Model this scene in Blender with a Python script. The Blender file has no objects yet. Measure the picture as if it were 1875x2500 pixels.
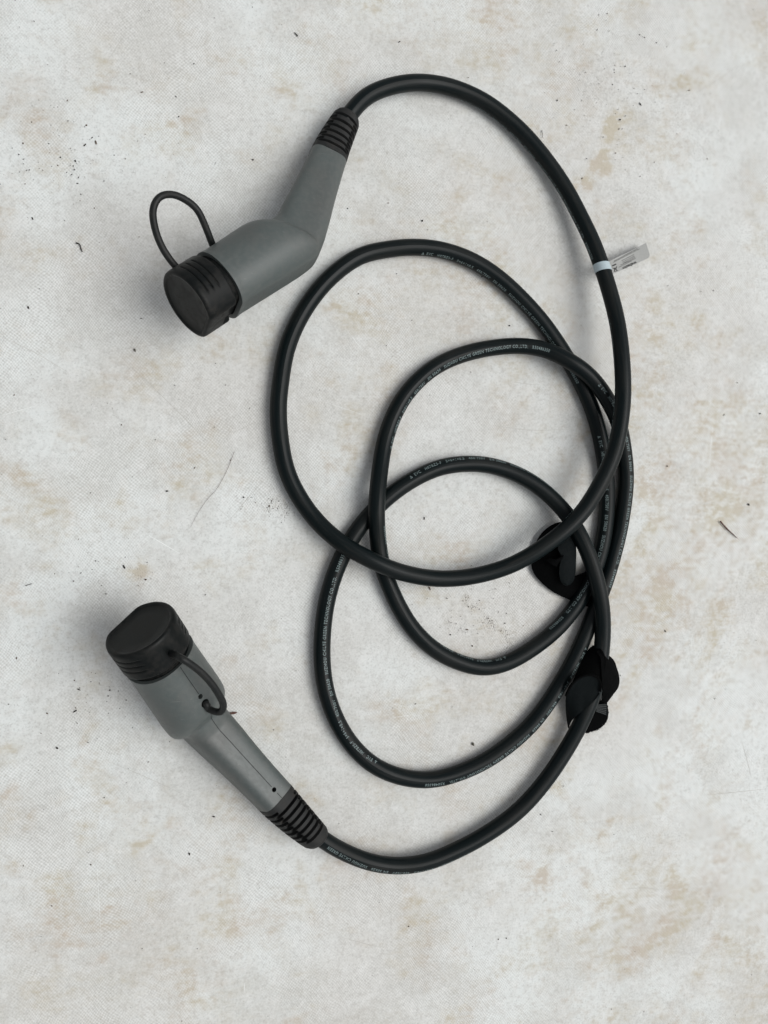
import bpy, bmesh, math, random
import numpy as np
from mathutils import Vector, Matrix
from mathutils.bvhtree import BVHTree

sc = bpy.context.scene
rng = np.random.default_rng(7)
random.seed(7)
R = math.radians

# ------------------------------------------------------------------ camera
TILT = R(15.0)            # the phone looks down from slightly to the left
DIST = 0.93               # metres from lens to the middle of the sheet
SC = 0.0004               # metres per photo pixel in the middle of the sheet
FPX = DIST / SC
CF = np.array([math.sin(TILT), 0, -math.cos(TILT)])
CR = np.array([math.cos(TILT), 0, math.sin(TILT)])
CU = np.array([0, 1.0, 0])
CP = -DIST * CF
cam_d = bpy.data.cameras.new("camera")
cam_d.sensor_fit = 'VERTICAL'; cam_d.sensor_height = 36.0
cam_d.lens = 36.0 * FPX / 2500.0
cam_d.clip_start = 0.02; cam_d.clip_end = 50
cam = bpy.data.objects.new("camera", cam_d)
sc.collection.objects.link(cam)
m = Matrix.Identity(4)
for i in range(3):
    m[i][0] = CR[i]; m[i][1] = CU[i]; m[i][2] = -CF[i]; m[i][3] = CP[i]
cam.matrix_world = m
sc.camera = cam

# ------------------------------------------------------------------ world, sun, exposure
SUN_AZ = R(-8)            # where the light comes from, measured from +x towards +y
SUN_EL = R(60)
w = bpy.data.worlds.new("World"); sc.world = w; w.use_nodes = True
nt = w.node_tree; nt.nodes.clear()
sky = nt.nodes.new("ShaderNodeTexSky"); sky.sky_type = 'NISHITA'; sky.sun_disc = False
sky.sun_elevation = SUN_EL; sky.sun_rotation = R(90) - SUN_AZ
sky.air_density = 1.0; sky.dust_density = 4.0; sky.ozone_density = 1.0
hs = nt.nodes.new("ShaderNodeHueSaturation"); hs.inputs['Saturation'].default_value = 0.16
bg = nt.nodes.new("ShaderNodeBackground"); bg.inputs['Strength'].default_value = 0.105
wo = nt.nodes.new("ShaderNodeOutputWorld")
nt.links.new(sky.outputs[0], hs.inputs['Color']); nt.links.new(hs.outputs[0], bg.inputs['Color'])
nt.links.new(bg.outputs[0], wo.inputs['Surface'])
sun_d = bpy.data.lights.new("sun", 'SUN'); sun_d.energy = 1.25; sun_d.angle = R(42); sun_d.color = (1.0, 0.985, 0.955)
sun = bpy.data.objects.new("sun", sun_d); sc.collection.objects.link(sun)
sd = Vector((math.cos(SUN_AZ) * math.cos(SUN_EL), math.sin(SUN_AZ) * math.cos(SUN_EL), math.sin(SUN_EL)))
sun.rotation_euler = sd.to_track_quat('Z', 'Y').to_euler(); sun.location = sd * 2
sc.view_settings.view_transform = 'Standard'; sc.view_settings.look = 'None'
sc.view_settings.exposure = 0.36; sc.view_settings.gamma = 1.0

# ------------------------------------------------------------------ helpers
def P(u, v, z=0.0):
    """point at height z seen at photo pixel (u, v)"""
    d = CF + CR * ((u - 937.5) / FPX) + CU * ((1250 - v) / FPX)
    t = (z - CP[2]) / d[2]
    return CP + d * t

def proj(p):
    q = np.asarray(p) - CP; d = q @ CF
    return np.stack([937.5 + FPX * (q @ CR) / d, 1250 - FPX * (q @ CU) / d], -1)

def unit(v):
    v = np.asarray(v, float); return v / np.linalg.norm(v)

def mesh_obj(name, verts, faces, mat, parent=None, smooth=True, angle=None):
    me = bpy.data.meshes.new(name)
    me.from_pydata([tuple(map(float, v)) for v in verts], [], faces)
    me.update()
    ob = bpy.data.objects.new(name, me); sc.collection.objects.link(ob)
    if mat: me.materials.append(mat)
    if smooth:
        me.shade_smooth()
        if angle: me.set_sharp_from_angle(angle=R(angle))
    if parent: ob.parent = parent
    return ob

def tag(o, label=None, cat=None, group=None, kind=None):
    if label: o['label'] = label
    if cat: o['category'] = cat
    if group: o['group'] = group
    if kind: o['kind'] = kind
    return o

def catmull(pts, n=12):
    pts = np.asarray(pts, float)
    p = np.vstack([2 * pts[0] - pts[1], pts, 2 * pts[-1] - pts[-2]])
    out = []
    for i in range(1, len(p) - 2):
        p0, p1, p2, p3 = p[i - 1], p[i], p[i + 1], p[i + 2]
        # centripetal parameter
        t0 = 0; t1 = t0 + max(np.linalg.norm(p1 - p0), 1e-9) ** .5
        t2 = t1 + max(np.linalg.norm(p2 - p1), 1e-9) ** .5; t3 = t2 + max(np.linalg.norm(p3 - p2), 1e-9) ** .5
        for t in np.linspace(t1, t2, n, endpoint=False):
            A1 = (t1 - t) / (t1 - t0) * p0 + (t - t0) / (t1 - t0) * p1
            A2 = (t2 - t) / (t2 - t1) * p1 + (t - t1) / (t2 - t1) * p2
            A3 = (t3 - t) / (t3 - t2) * p2 + (t - t2) / (t3 - t2) * p3
            B1 = (t2 - t) / (t2 - t0) * A1 + (t - t0) / (t2 - t0) * A2
            B2 = (t3 - t) / (t3 - t1) * A2 + (t - t1) / (t3 - t1) * A3
            out.append((t2 - t) / (t2 - t1) * B1 + (t - t1) / (t2 - t1) * B2)
    out.append(pts[-1])
    return np.array(out)

def resample(c, step):
    d = np.r_[0, np.cumsum(np.linalg.norm(np.diff(c, axis=0), axis=1))]
    n = max(2, int(round(d[-1] / step)))
    s = np.linspace(0, d[-1], n + 1)
    return np.stack([np.interp(s, d, c[:, i]) for i in range(3)], 1), s

def smooth_line(c, sig, step):
    k = int(3 * sig / step); x = np.arange(-k, k + 1) * step
    g = np.exp(-x * x / (2 * sig * sig)); g /= g.sum()
    a = 2 * c[0] - c[k:0:-1]; b = 2 * c[-1] - c[-2:-k - 2:-1]
    e = np.vstack([a, c, b])
    return np.stack([np.convolve(e[:, i], g, 'valid') for i in range(3)], 1)

def frames(c):
    T = np.gradient(c, axis=0); T /= np.linalg.norm(T, axis=1)[:, None]
    L = np.cross([0, 0, 1.0], T); L /= np.linalg.norm(L, axis=1)[:, None]
    U = np.cross(T, L)
    return T, L, U

def ring_faces(n, m, closed=True, cap0=True, cap1=True):
    f = []
    mm = m if closed else m - 1
    for i in range(n - 1):
        for j in range(mm):
            k = (j + 1) % m
            f.append((i * m + j, i * m + k, (i + 1) * m + k, (i + 1) * m + j))
    if cap0: f.append(tuple(range(m))[::-1])
    if cap1: f.append(tuple(range((n - 1) * m, n * m)))
    return f

def tube(name, c, ra, rb, mat, parent=None, m=12, round_ends=True):
    """tube with half-width ra (sideways) and half-height rb"""
    T, L, U = frames(c)
    th = np.linspace(0, 2 * np.pi, m, endpoint=False)
    n = len(c); sca = np.ones(n)
    if round_ends:
        s = np.r_[0, np.cumsum(np.linalg.norm(np.diff(c, axis=0), axis=1))]
        for d in (s, s[-1] - s):
            q = np.clip(d / (rb * .8), 0, 1); sca = np.minimum(sca, np.sqrt(np.clip(1 - (1 - q) ** 2, .05, 1)))
    V = (c[:, None] + (ra * sca)[:, None, None] * np.cos(th)[None, :, None] * L[:, None]
         + (rb * sca)[:, None, None] * np.sin(th)[None, :, None] * U[:, None]).reshape(-1, 3)
    return mesh_obj(name, V, ring_faces(n, m), mat, parent)

# ---- value noise in numpy
def vnoise(x, y, seed):
    r = np.random.default_rng(seed); tab = r.random((256, 256))
    xi = np.floor(x).astype(int); yi = np.floor(y).astype(int)
    fx = x - xi; fy = y - yi; fx = fx * fx * (3 - 2 * fx); fy = fy * fy * (3 - 2 * fy)
    g = lambda a, b: tab[a % 256, b % 256]
    return (g(xi, yi) * (1 - fx) + g(xi + 1, yi) * fx) * (1 - fy) + (g(xi, yi + 1) * (1 - fx) + g(xi + 1, yi + 1) * fx) * fy
def fbm(x, y, seed, o=4, gain=.5):
    a = 1; s = 0; t = 0
    for i in range(o):
        s = s + a * vnoise(x * 2 ** i + 13.7 * i, y * 2 ** i + 5.1 * i, seed + i); t += a; a *= gain
    return s / t

# ------------------------------------------------------------------ materials
class N:
    def __init__(s, name):
        s.m = bpy.data.materials.new(name); s.m.use_nodes = True; s.t = s.m.node_tree
        s.t.nodes.clear(); s.o = s.n("OutputMaterial"); s.b = s.n("BsdfPrincipled")
        s.l(s.b.outputs[0], s.o.inputs['Surface'])
    def n(s, ty, **k):
        x = s.t.nodes.new("ShaderNode" + ty)
        for a, b in k.items(): setattr(x, a, b)
        return x
    def l(s, a, b): s.t.links.new(a, b)
    def noise(s, vec, scale, detail=4, rough=.55):
        x = s.n("TexNoise"); x.inputs['Scale'].default_value = scale; x.inputs['Detail'].default_value = detail
        x.inputs['Roughness'].default_value = rough; s.l(vec, x.inputs['Vector']); return x.outputs['Fac']
    def ramp(s, fac, a, b, c0=0., c1=1.):
        x = s.n("MapRange"); x.inputs['From Min'].default_value = a; x.inputs['From Max'].default_value = b
        x.inputs['To Min'].default_value = c0; x.inputs['To Max'].default_value = c1; x.clamp = True
        s.l(fac, x.inputs['Value']); return x.outputs[0]
    def math(s, op, a, b=None):
        x = s.n("Math", operation=op)
        for i, q in enumerate((a, b)):
            if q is None: continue
            if isinstance(q, (int, float)): x.inputs[i].default_value = q
            else: s.l(q, x.inputs[i])
        return x.outputs[0]
    def mix(s, fac, a, b):
        x = s.n("Mix", data_type='RGBA')
        if isinstance(fac, (int, float)): x.inputs[0].default_value = fac
        else: s.l(fac, x.inputs[0])
        for i, q in ((6, a), (7, b)):
            if isinstance(q, tuple): x.inputs[i].default_value = (*q, 1)
            else: s.l(q, x.inputs[i])
        return x.outputs[2]
    def mapping(s, vec, scale=(1, 1, 1), rot=(0, 0, 0)):
        x = s.n("Mapping"); x.inputs['Scale'].default_value = scale; x.inputs['Rotation'].default_value = rot
        s.l(vec, x.inputs['Vector']); return x.outputs[0]
    def bump(s, h, strength, dist):
        x = s.n("Bump"); x.inputs['Strength'].default_value = strength; x.inputs['Distance'].default_value = dist
        s.l(h, x.inputs['Height']); s.l(x.outputs[0], s.b.inputs['Normal'])
    def set(s, col=None, rough=None, spec=None):
        if col is not None:
            if isinstance(col, tuple): s.b.inputs['Base Color'].default_value = (*col, 1)
            else: s.l(col, s.b.inputs['Base Color'])
        if rough is not None:
            if isinstance(rough, float): s.b.inputs['Roughness'].default_value = rough
            else: s.l(rough, s.b.inputs['Roughness'])
        if spec is not None: s.b.inputs['Specular IOR Level'].default_value = spec
        return s.m

def mat_rubber(name, col, dust, rough=.42, uv=False, dustcol=(.085, .072, .06), spec=.5):
    k = N(name); tc = k.n("TexCoord")
    if uv:
        v = tc.outputs['UV']; a = k.noise(k.mapping(v, (9, 260, 1)), 1, 3)
        b = k.noise(k.mapping(v, (40, 900, 1)), 1, 4); c = k.noise(k.mapping(v, (14, 110, 1)), 1, 4)
    else:
        v = tc.outputs['Object']; a = k.noise(v, 45, 4); b = k.noise(v, 600, 3); c = k.noise(v, 130, 5)
    d1 = k.ramp(a, .5, .8); d2 = k.ramp(b, .42, .72); d3 = k.ramp(c, .45, .75)
    f = k.math('MULTIPLY', k.math('ADD', k.math('MULTIPLY', d1, d2), k.math('MULTIPLY', d3, .45)), dust)
    col_ = k.mix(f, col, dustcol)
    k.set(col_, k.ramp(f, 0, .5, rough, min(rough + .35, .95)), spec)
    k.bump(k.noise(tc.outputs['Object'], 2600, 2), .12, .0002)
    return k.m

M_cable = mat_rubber("cable_rubber", (.0022, .0052, .0058), .55, .34, uv=True, dustcol=(.036, .032, .028), spec=.14)
M_cap = mat_rubber("cap_rubber", (.0030, .0042, .0042), .62, .42, dustcol=(.040, .036, .032), spec=.15)
M_boot = mat_rubber("boot_rubber", (.0130, .0140, .0140), .30, .60, spec=.22)
M_tether = mat_rubber("tether_rubber", (.0065, .0080, .0080), .30, .48, spec=.24)

def mat_plastic():
    k = N("grey_plastic"); tc = k.n("TexCoord"); v = tc.outputs['Object']
    a = k.ramp(k.noise(v, 22, 4), .44, .72); b = k.ramp(k.noise(v, 260, 4), .4, .75)
    col = k.mix(k.math('MULTIPLY', a, .45), (.059, .072, .070), (.071, .068, .063))
    col = k.mix(k.math('MULTIPLY', b, .20), col, (.15, .145, .135))
    sc_ = k.noise(k.mapping(v, (30, 900, 900), (0.3, .9, .4)), 1, 2)
    col = k.mix(k.math('MULTIPLY', k.ramp(sc_, .70, .74), .25), col, (.22, .22, .21))
    k.set(col, k.ramp(b, 0, 1, .44, .58), .5)
    k.bump(k.noise(v, 2200, 2), .18, .00025)
    return k.m
M_plastic = mat_plastic()
def flat(name, col, rough=.6, spec=.4, bump=None):
    k = N(name); tc = k.n("TexCoord"); n_ = k.noise(tc.outputs['Object'], 900, 3)
    c2 = tuple(min(1, x * 1.25) for x in col)
    k.set(k.mix(n_, tuple(x * .85 for x in col), c2), rough, spec)
    if bump: k.bump(k.noise(tc.outputs['Object'], bump, 3), .8, .0006)
    return k.m
M_dark = flat("gap_black", (.006, .006, .006), .8, .2)
M_seam = flat("seam_shadow_gap", (.018, .020, .020), .8, .2)
M_print = flat("printed_ink", (.155, .20, .20), .6, .3)
M_strap = flat("loop_fleece", (.0030, .0032, .0033), 1.0, .02, bump=1500)
M_hook = flat("hook_tape", (.0018, .0036, .0041), .60, .10, bump=2500)
M_tag = flat("tag_foil", (.225, .23, .22), .38, .6)
M_tagw = flat("tag_band", (.36, .43, .46), .30, .6)
M_ink = flat("tag_ink", (.012, .012, .012), .6, .3)
M_inkl = flat("tag_ink_fine", (.03, .03, .03), .6, .3)
M_speck = flat("dirt", (.035, .032, .028), .9, .2)
M_speck2 = flat("dirt_brown", (.11, .085, .065), .9, .2)
M_mark = flat("scuff_grey", (.37, .36, .335), .8, .2)
M_markl = flat("scuff_white", (.66, .68, .67), .6, .3)
M_twig = flat("twig_bark", (.10, .055, .045), .85, .2, bump=1200)
M_seed = flat("seed_husk", (.085, .08, .065), .7, .3, bump=1200)

# ------------------------------------------------------------------ the sheet on the ground
def build_ground():
    vis_x = np.arange(-.52, .5401, .0021); vis_y = np.arange(-.60, .6001, .0021)
    xs = np.r_[-3, -1.6, -1.0, -.75, -.6, vis_x, .62, .75, 1.0, 1.6, 3]
    ys = np.r_[-3, -1.6, -1.0, -.75, vis_y, .75, 1.0, 1.6, 3]
    X, Y = np.meshgrid(xs, ys); ny, nx = X.shape
    px = proj(np.stack([X.ravel(), Y.ravel(), 0 * X.ravel()], -1)); U = px[:, 0].reshape(ny, nx); V = px[:, 1].reshape(ny, nx)
    # stains: photo x, y, half length, half width, direction (deg, image), strength
    st = [(305,190,110,45,10,.35),(130,60,60,40,0,.25),(260,75,25,30,0,.3),(40,200,60,60,40,.5),(95,250,40,20,30,.35),(415,285,60,40,15,.75),(480,272,25,20,0,.5),
          (690,225,55,40,-10,.65),(560,130,60,60,0,.2),(640,200,40,70,0,.2),(235,385,45,35,40,.45),(630,385,50,30,20,.5),(520,300,30,12,10,.4),(880,390,70,18,20,.35),
          (1180,20,30,40,0,.55),(1130,120,60,40,-20,.5),(1250,120,30,40,20,.4),(1410,20,30,60,10,.5),(1290,10,60,30,0,.3),(980,110,50,40,0,.35),(1640,190,60,30,15,.7),
          (1540,60,60,25,0,.25),(1300,250,30,50,10,.4),(1310,300,40,30,20,.5),(1350,325,60,25,-50,.4),(1460,395,90,20,-58,2.6),(1490,340,70,18,-55,1.8),(1430,440,50,20,-50,.5),(1530,350,35,60,20,.6),(1570,300,60,40,0,.4),
          (1380,420,40,25,-45,.5),(1150,400,40,22,5,.55),(1225,460,55,38,0,.7),(1110,540,18,50,5,.85),(1040,370,60,30,30,.3),(1010,460,40,30,0,.3),(1170,440,40,25,0,.4),(1500,545,50,28,0,.75),(1560,540,30,20,0,.45),
          (1490,500,60,20,60,.35),(1640,590,25,25,-40,.5),(1590,640,60,25,0,.3),(1370,670,30,12,0,.4),(1630,790,50,50,30,.75),(1570,830,60,30,-15,.5),(1600,930,90,28,-70,.55),(1640,860,60,18,-60,.5),(1560,1010,50,70,10,.6),
          (1750,810,22,10,-30,.7),(1610,740,20,50,0,.35),(1850,1000,40,14,50,.7),(1865,1060,12,40,-20,.8),(1830,985,30,10,30,.5),(1740,1030,40,50,0,.4),(1790,1130,60,40,-30,.5),(1800,1210,60,40,-20,.7),(1690,1240,70,45,0,.45),
          (1600,1190,40,20,-20,.4),(1530,1230,30,30,0,.4),(1760,1290,50,20,40,.4),(1620,1450,60,45,0,.7),(1700,1420,60,40,20,.55),(1660,1500,50,40,0,.45),(1760,1500,40,30,0,.35),(1560,1380,50,25,-20,.4),
          (870,745,60,50,10,.7),(825,745,30,25,0,.4),(880,1060,45,30,-20,.6),(800,1110,30,40,0,.4),(960,1090,60,18,-40,.5),(760,1010,30,20,-30,.6),(870,1120,60,20,-20,.45),(1230,1020,50,22,-10,.25),(1090,1270,40,15,20,.3),
          (180,1075,45,30,10,.55),(165,1030,30,25,0,.45),(30,1160,70,25,0,.6),(95,1180,40,20,10,.4),(480,1150,80,55,30,.7),(520,1110,40,25,20,.4),(310,1225,14,28,10,.7),(590,1190,40,22,20,.5),(110,1240,35,25,0,.35),(340,1280,40,20,0,.3),
          (330,1400,45,28,20,.85),(340,1385,20,25,0,.6),(110,1380,35,18,-20,.65),(75,1470,40,22,0,.5),(620,1330,55,28,20,.55),(540,1390,90,30,-5,.5),(640,1360,40,25,0,.4),(500,1450,30,20,0,.4),
          (206,1795,11,18,10,1.1),(215,1750,20,25,10,.7),(25,1845,32,24,-30,.85),(20,1980,26,60,10,.45),(275,1975,20,9,-15,.7),(25,2110,50,18,25,.6),(360,2060,60,10,-32,.85),(300,2065,50,30,0,.3),(420,2110,30,12,20,.5),(70,2025,14,20,0,.5),
          (125,2180,10,12,0,.6),(150,2245,55,16,20,.75),(275,2262,26,20,-30,.95),(225,2250,60,12,5,.45),(350,2225,14,7,30,.5),(265,2200,10,22,15,.5),(15,2270,22,30,0,.5),(510,2440,50,30,40,.5),(130,2435,50,14,-20,.4),(470,2420,40,25,0,.35),
          (660,2185,60,15,5,.3),(730,2370,25,12,-40,.4),(960,2330,50,14,15,.55),(1000,2380,16,12,0,.6),(985,2350,30,30,20,.35),(990,1960,8,60,0,.25),
          (1370,1935,14,45,-35,.7),(1395,1965,60,12,50,.7),(1430,2020,32,45,15,1.0),(1455,2065,22,30,0,1.0),(1390,2030,50,20,-20,.7),(1500,2015,45,14,-48,1.1),(1520,2000,20,12,-40,.9),(1440,2105,30,12,-60,.7),
          (1360,2090,50,14,-50,.8),(1330,2140,50,16,-45,.75),(1290,2130,30,24,10,.55),(1345,2130,36,26,0,.5),(1350,2190,26,40,0,.5),(1545,2095,26,18,10,.8),(1500,2150,45,16,-65,1.05),(1460,2220,50,13,-45,.9),(1410,2260,40,10,-30,.7),
          (1570,2140,18,12,0,.7),(1620,2130,20,60,-10,.85),(1640,2190,26,50,10,.65),(1560,2210,60,40,0,.6),(1640,2260,60,22,-30,.95),(1600,2290,50,20,-30,.8),(1560,2310,70,20,-30,.5),(1700,2200,50,16,-30,.5),(1740,2170,60,20,-20,.35),
          (1540,2360,50,20,-20,.35),(1600,1800,28,40,15,.75),(1570,1830,26,30,0,.4),(1600,2050,14,10,-40,.6),(1760,2360,50,16,10,.5),(1830,2330,40,20,20,.5),(1800,2440,70,20,15,.6),(1850,2490,60,20,0,.7),(1860,2430,20,20,0,.5),
          (1740,1520,18,40,20,.5),(1500,1740,20,12,0,.35),(1520,2490,40,14,-30,.5),(1360,2450,60,20,-20,.3),(1150,1480,40,26,10,.3),(1240,1390,40,22,0,.3),(1165,1480,22,18,0,.55),(1210,1540,30,26,20,.6),(1120,1180,30,20,0,.2)]
    wx = (fbm(X * 28 + 3, Y * 28, 11, 4) - .5) * 95; wy = (fbm(X * 28, Y * 28 + 9, 23, 4) - .5) * 95
    UU = U + wx; VV = V + wy
    S = np.zeros_like(U)
    for (u, v, a, b, dg, k) in st:
        c, s = math.cos(R(dg)), math.sin(R(dg)); du, dv = UU - u, VV - v
        q = ((du * c + dv * s) / (a * 1.05)) ** 2 + ((-du * s + dv * c) / (b * 1.1)) ** 2
        S = S + k * np.exp(-q * 1.1)
    n1 = fbm(X * 60, Y * 60, 31, 5, .6); n2 = fbm(X * 14, Y * 14, 47, 4)
    S = S * np.clip((n1 - .25) * 2.4, .22, 1.4)
    S = S + np.clip(n2 - .50, 0, 1) * .9 * np.clip((n1 - .35) * 3, 0, 1)
    S = S + np.clip(fbm(X * 5, Y * 5, 53, 2) - .45, 0, 1) * .7
    cs_, sn_ = math.cos(R(57)), math.sin(R(57))
    al_ = (X * cs_ + Y * sn_); ac_ = (-X * sn_ + Y * cs_)
    streak = fbm(al_ * 14 + 7, ac_ * 75, 91, 4, .6); big = fbm(X * 6 + 1, Y * 6 + 8, 97, 3)
    right = 1 / (1 + np.exp(-(U - 1300) / 110.)) * (1 - .45 / (1 + np.exp(-(U - 1770) / 30.)))
    S = S + right * np.clip(streak - .44, 0, 1) * 3.2 * np.clip((big - .36) * 3, 0, 1)
    S = S + .8 * np.clip(fbm(X * 26 + 11, Y * 26, 131, 5, .6) - .54, 0, 1) * 3
    G = fbm(X * 22 + 40, Y * 22, 61, 5, .6)              # grey mottling
    D = fbm(X * 9 + 4, Y * 9 + 2, 71, 3)                  # broad light and dark patches
    dirt = np.zeros_like(U)                               # clusters of grit
    for (u, v, a, b, dg, k) in [(1132,1470,14,18,20,1),(1165,1480,26,22,0,.9),(1215,1535,34,26,10,.9),(1110,1520,16,20,0,.8),(1150,1435,12,12,0,.8),(1240,1570,14,30,0,.7),(1150,1530,40,20,0,.4),
                                (665,1230,60,24,25,.62),(640,1250,60,24,10,.4),(700,1210,30,30,0,.3),(1430,160,110,130,0,.22),(1440,210,60,40,0,.3),(340,1395,45,40,0,.5),(210,1745,60,30,10,.45),(250,1000,60,30,30,.45),
                                (270,200,80,25,30,.3),(90,740,80,60,0,.25),(120,850,90,40,20,.25),(80,1150,80,60,0,.3),(1640,860,50,40,0,.3),(560,1480,80,40,0,.3),(620,1420,60,30,0,.3),(60,1600,80,60,0,.25),(1640,1000,70,120,0,.15)]:
        c, s = math.cos(R(dg)), math.sin(R(dg)); du, dv = UU - u, VV - v
        dirt += k * np.exp(-(((du * c + dv * s) / a) ** 2 + ((-du * s + dv * c) / b) ** 2))
    Z = (fbm(X * 7, Y * 7, 5, 3) - .5) * .0012
    for (ax_, ay_, bx_, by_, wd_, am_) in [(1700,2125,1890,2010,7,.0007),(1735,2165,1890,2090,9,.0006),(1690,2180,1820,2110,6,-.0004),(1540,1990,1660,1900,8,.0003),(1480,2140,1560,2080,7,.0003),
            (20,2330,160,2250,9,.0004),(0,2420,120,2340,8,.0004),(640,2300,760,2330,8,.0003),(500,2120,700,2190,9,-.0003),(1640,0,1700,170,9,.0003),(240,700,420,880,7,.0003),(1740,980,1725,1180,6,.0003),(1500,640,1600,700,8,.0002)]:
        dx_, dy_ = bx_ - ax_, by_ - ay_; L2 = dx_ * dx_ + dy_ * dy_
        tt_ = np.clip(((UU - ax_) * dx_ + (VV - ay_) * dy_) / L2, 0, 1)
        dd_ = (UU - ax_ - tt_ * dx_) ** 2 + (VV - ay_ - tt_ * dy_) ** 2
        Z += am_ * np.exp(-dd_ / wd_ ** 2) * np.sin(np.pi * np.clip(tt_, .04, .96))
    me = bpy.data.meshes.new("ground")
    nv = nx * ny
    me.vertices.add(nv); me.vertices.foreach_set('co', np.stack([X.ravel(), Y.ravel(), Z.ravel() - .0008], -1).ravel())
    i = np.arange(nv).reshape(ny, nx)
    q = np.stack([i[:-1, :-1], i[:-1, 1:], i[1:, 1:], i[1:, :-1]], -1).reshape(-1, 4)
    me.loops.add(q.size); me.loops.foreach_set('vertex_index', q.ravel().astype(np.int32))
    me.polygons.add(len(q)); me.polygons.foreach_set('loop_start', np.arange(0, q.size, 4, dtype=np.int32))
    me.update(); me.validate()
    for nm, ar in (('stain', S), ('mottle', G), ('patch', D), ('grit', dirt)):
        a = me.attributes.new(nm, 'FLOAT', 'POINT'); a.data.foreach_set('value', ar.ravel().astype(np.float32))
    me.shade_smooth()
    k = N("woven_sheet"); tc = k.n("TexCoord"); v = tc.outputs['Object']
    at = lambda nm: k.n("Attribute", attribute_name=nm).outputs['Fac']
    # weave of the fabric
    ws = []
    for ang, per in ((38, .00215), (-46, .00225)):
        xx = k.n("SeparateXYZ"); k.l(k.mapping(v, (1, 1, 1), (0, 0, R(ang))), xx.inputs[0])
        wob = k.math('MULTIPLY', k.noise(v, 25, 2), .012)
        ws.append(k.math('SINE', k.math('MULTIPLY', k.math('ADD', xx.outputs[0], wob), 2 * math.pi / per)))
    weave = k.math('MULTIPLY', k.math('ADD', ws[0], ws[1]), .5)
    wmask = k.ramp(k.noise(v, 9, 3), .42, .60, 0, 1.0)
    weave = k.math('MULTIPLY', weave, wmask)
    fine = k.noise(v, 520, 3, .65); mid = k.noise(v, 150, 4, .6); grain = k.noise(v, 1300, 2)
    base = k.mix(k.ramp(at('patch'), .3, .7), (.512, .514, .494), (.578, .606, .597))
    base = k.mix(k.ramp(at('mottle'), .34, .58, .55, 0), base, (.442, .442, .418))
    base = k.mix(k.ramp(mid, .50, .72, 0, .40), base, (.37, .362, .345))
    base = k.mix(k.ramp(k.noise(v, 60, 5, .65), .50, .70, 0, .5), base, (.62, .63, .62))
    base = k.mix(k.ramp(fine, .53, .80, 0, .60), base, (.26, .255, .24))
    base = k.mix(k.ramp(fine, .30, .50, .35, 0), base, (.68, .685, .67))
    wcol = k.ramp(weave, -.8, .2, .34, 0)
    base = k.mix(wcol, base, (.30, .29, .27))  # darker weave hollows: relief shading put into the colour, along with dirt
    base = k.mix(k.ramp(weave, .1, .8, 0, .22), base, (.70, .71, .70))  # paler weave ridges, their light painted into the colour
    # brownish stains sit in the weave
    stf = k.math('MULTIPLY', at('stain'), k.ramp(mid, .30, .66, .35, 1.35))
    stf = k.math('MULTIPLY', stf, k.ramp(k.noise(k.mapping(v, (1, 3.2, 1), (0, 0, R(-57))), 38, 6, .68), .38, .62, .35, 1.5))
    stf = k.math('MULTIPLY', stf, k.ramp(weave, -.8, .8, 1.15, .8))
    stf = k.n("Clamp").outputs[0] if False else k.ramp(stf, .02, 1.1, 0, .70)
    hue = k.mix(k.ramp(k.noise(v, 17, 2), .42, .6), (.385, .340, .245), (.385, .325, .255))
    base = k.mix(stf, base, hue)
    # grit in clusters and stray micro specks
    gn = k.noise(k.mapping(v, (1, .55, 1), (0, 0, R(38))), 900, 3, .7)
    thr = k.ramp(at('grit'), 0, 1, .0, .19)
    gr = k.ramp(k.math('ADD', gn, thr), .70, .76)
    base = k.mix(k.math('MULTIPLY', gr, .85), base, (.09, .082, .072))
    vo = k.n("TexVoronoi"); vo.inputs['Scale'].default_value = 95; k.l(v, vo.inputs['Vector'])
    sep = k.n("SeparateColor"); k.l(vo.outputs['Color'], sep.inputs[0])
    rad = k.ramp(sep.outputs[0], .55, 1, 0, .055)
    dot = k.ramp(k.math('SUBTRACT', vo.outputs['Distance'], rad), -.02, 0, 1, 0)
    dot = k.math('MULTIPLY', dot, k.ramp(sep.outputs[0], .55, .6))
    base = k.mix(k.math('MULTIPLY', dot, .7), base, (.10, .095, .085))
    # hairline scuffs
    for sc_, rt, th in (((14, 420, 1), 25, .735), ((10, 300, 1), -58, .745), ((16, 500, 1), 80, .74)):
        sn = k.noise(k.mapping(v, sc_, (0, 0, R(rt))), 1, 4, .7)
        base = k.mix(k.ramp(sn, th, th + .05, 0, .45), base, (.27, .262, .245))
    sn = k.noise(k.mapping(v, (10, 420, 1), (0, 0, R(-30))), 1, 3, .7)
    base = k.mix(k.ramp(sn, .74, .79, 0, .5), base, (.72, .73, .71))
    k.set(base, k.ramp(mid, .3, .7, .52, .68), .35)
    hgt = k.math('ADD', k.math('MULTIPLY', weave, .35), k.math('ADD', k.math('MULTIPLY', fine, .9), k.math('MULTIPLY', mid, 1.4)))
    k.bump(hgt, .35, .0005)
    me.materials.append(k.m)
    o = bpy.data.objects.new("ground", me); sc.collection.objects.link(o)
    tag(o, "white woven plastic sheet on the ground with beige stains and specks", kind='structure')
    return o
ground = build_ground()

# ------------------------------------------------------------------ the charging cable
root = bpy.data.objects.new("charging_cable", None); sc.collection.objects.link(root)
tag(root, "coiled black charging cable with a grey bent connector and rubber cap at each end", "charging cable")

RC = 0.0081
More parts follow.
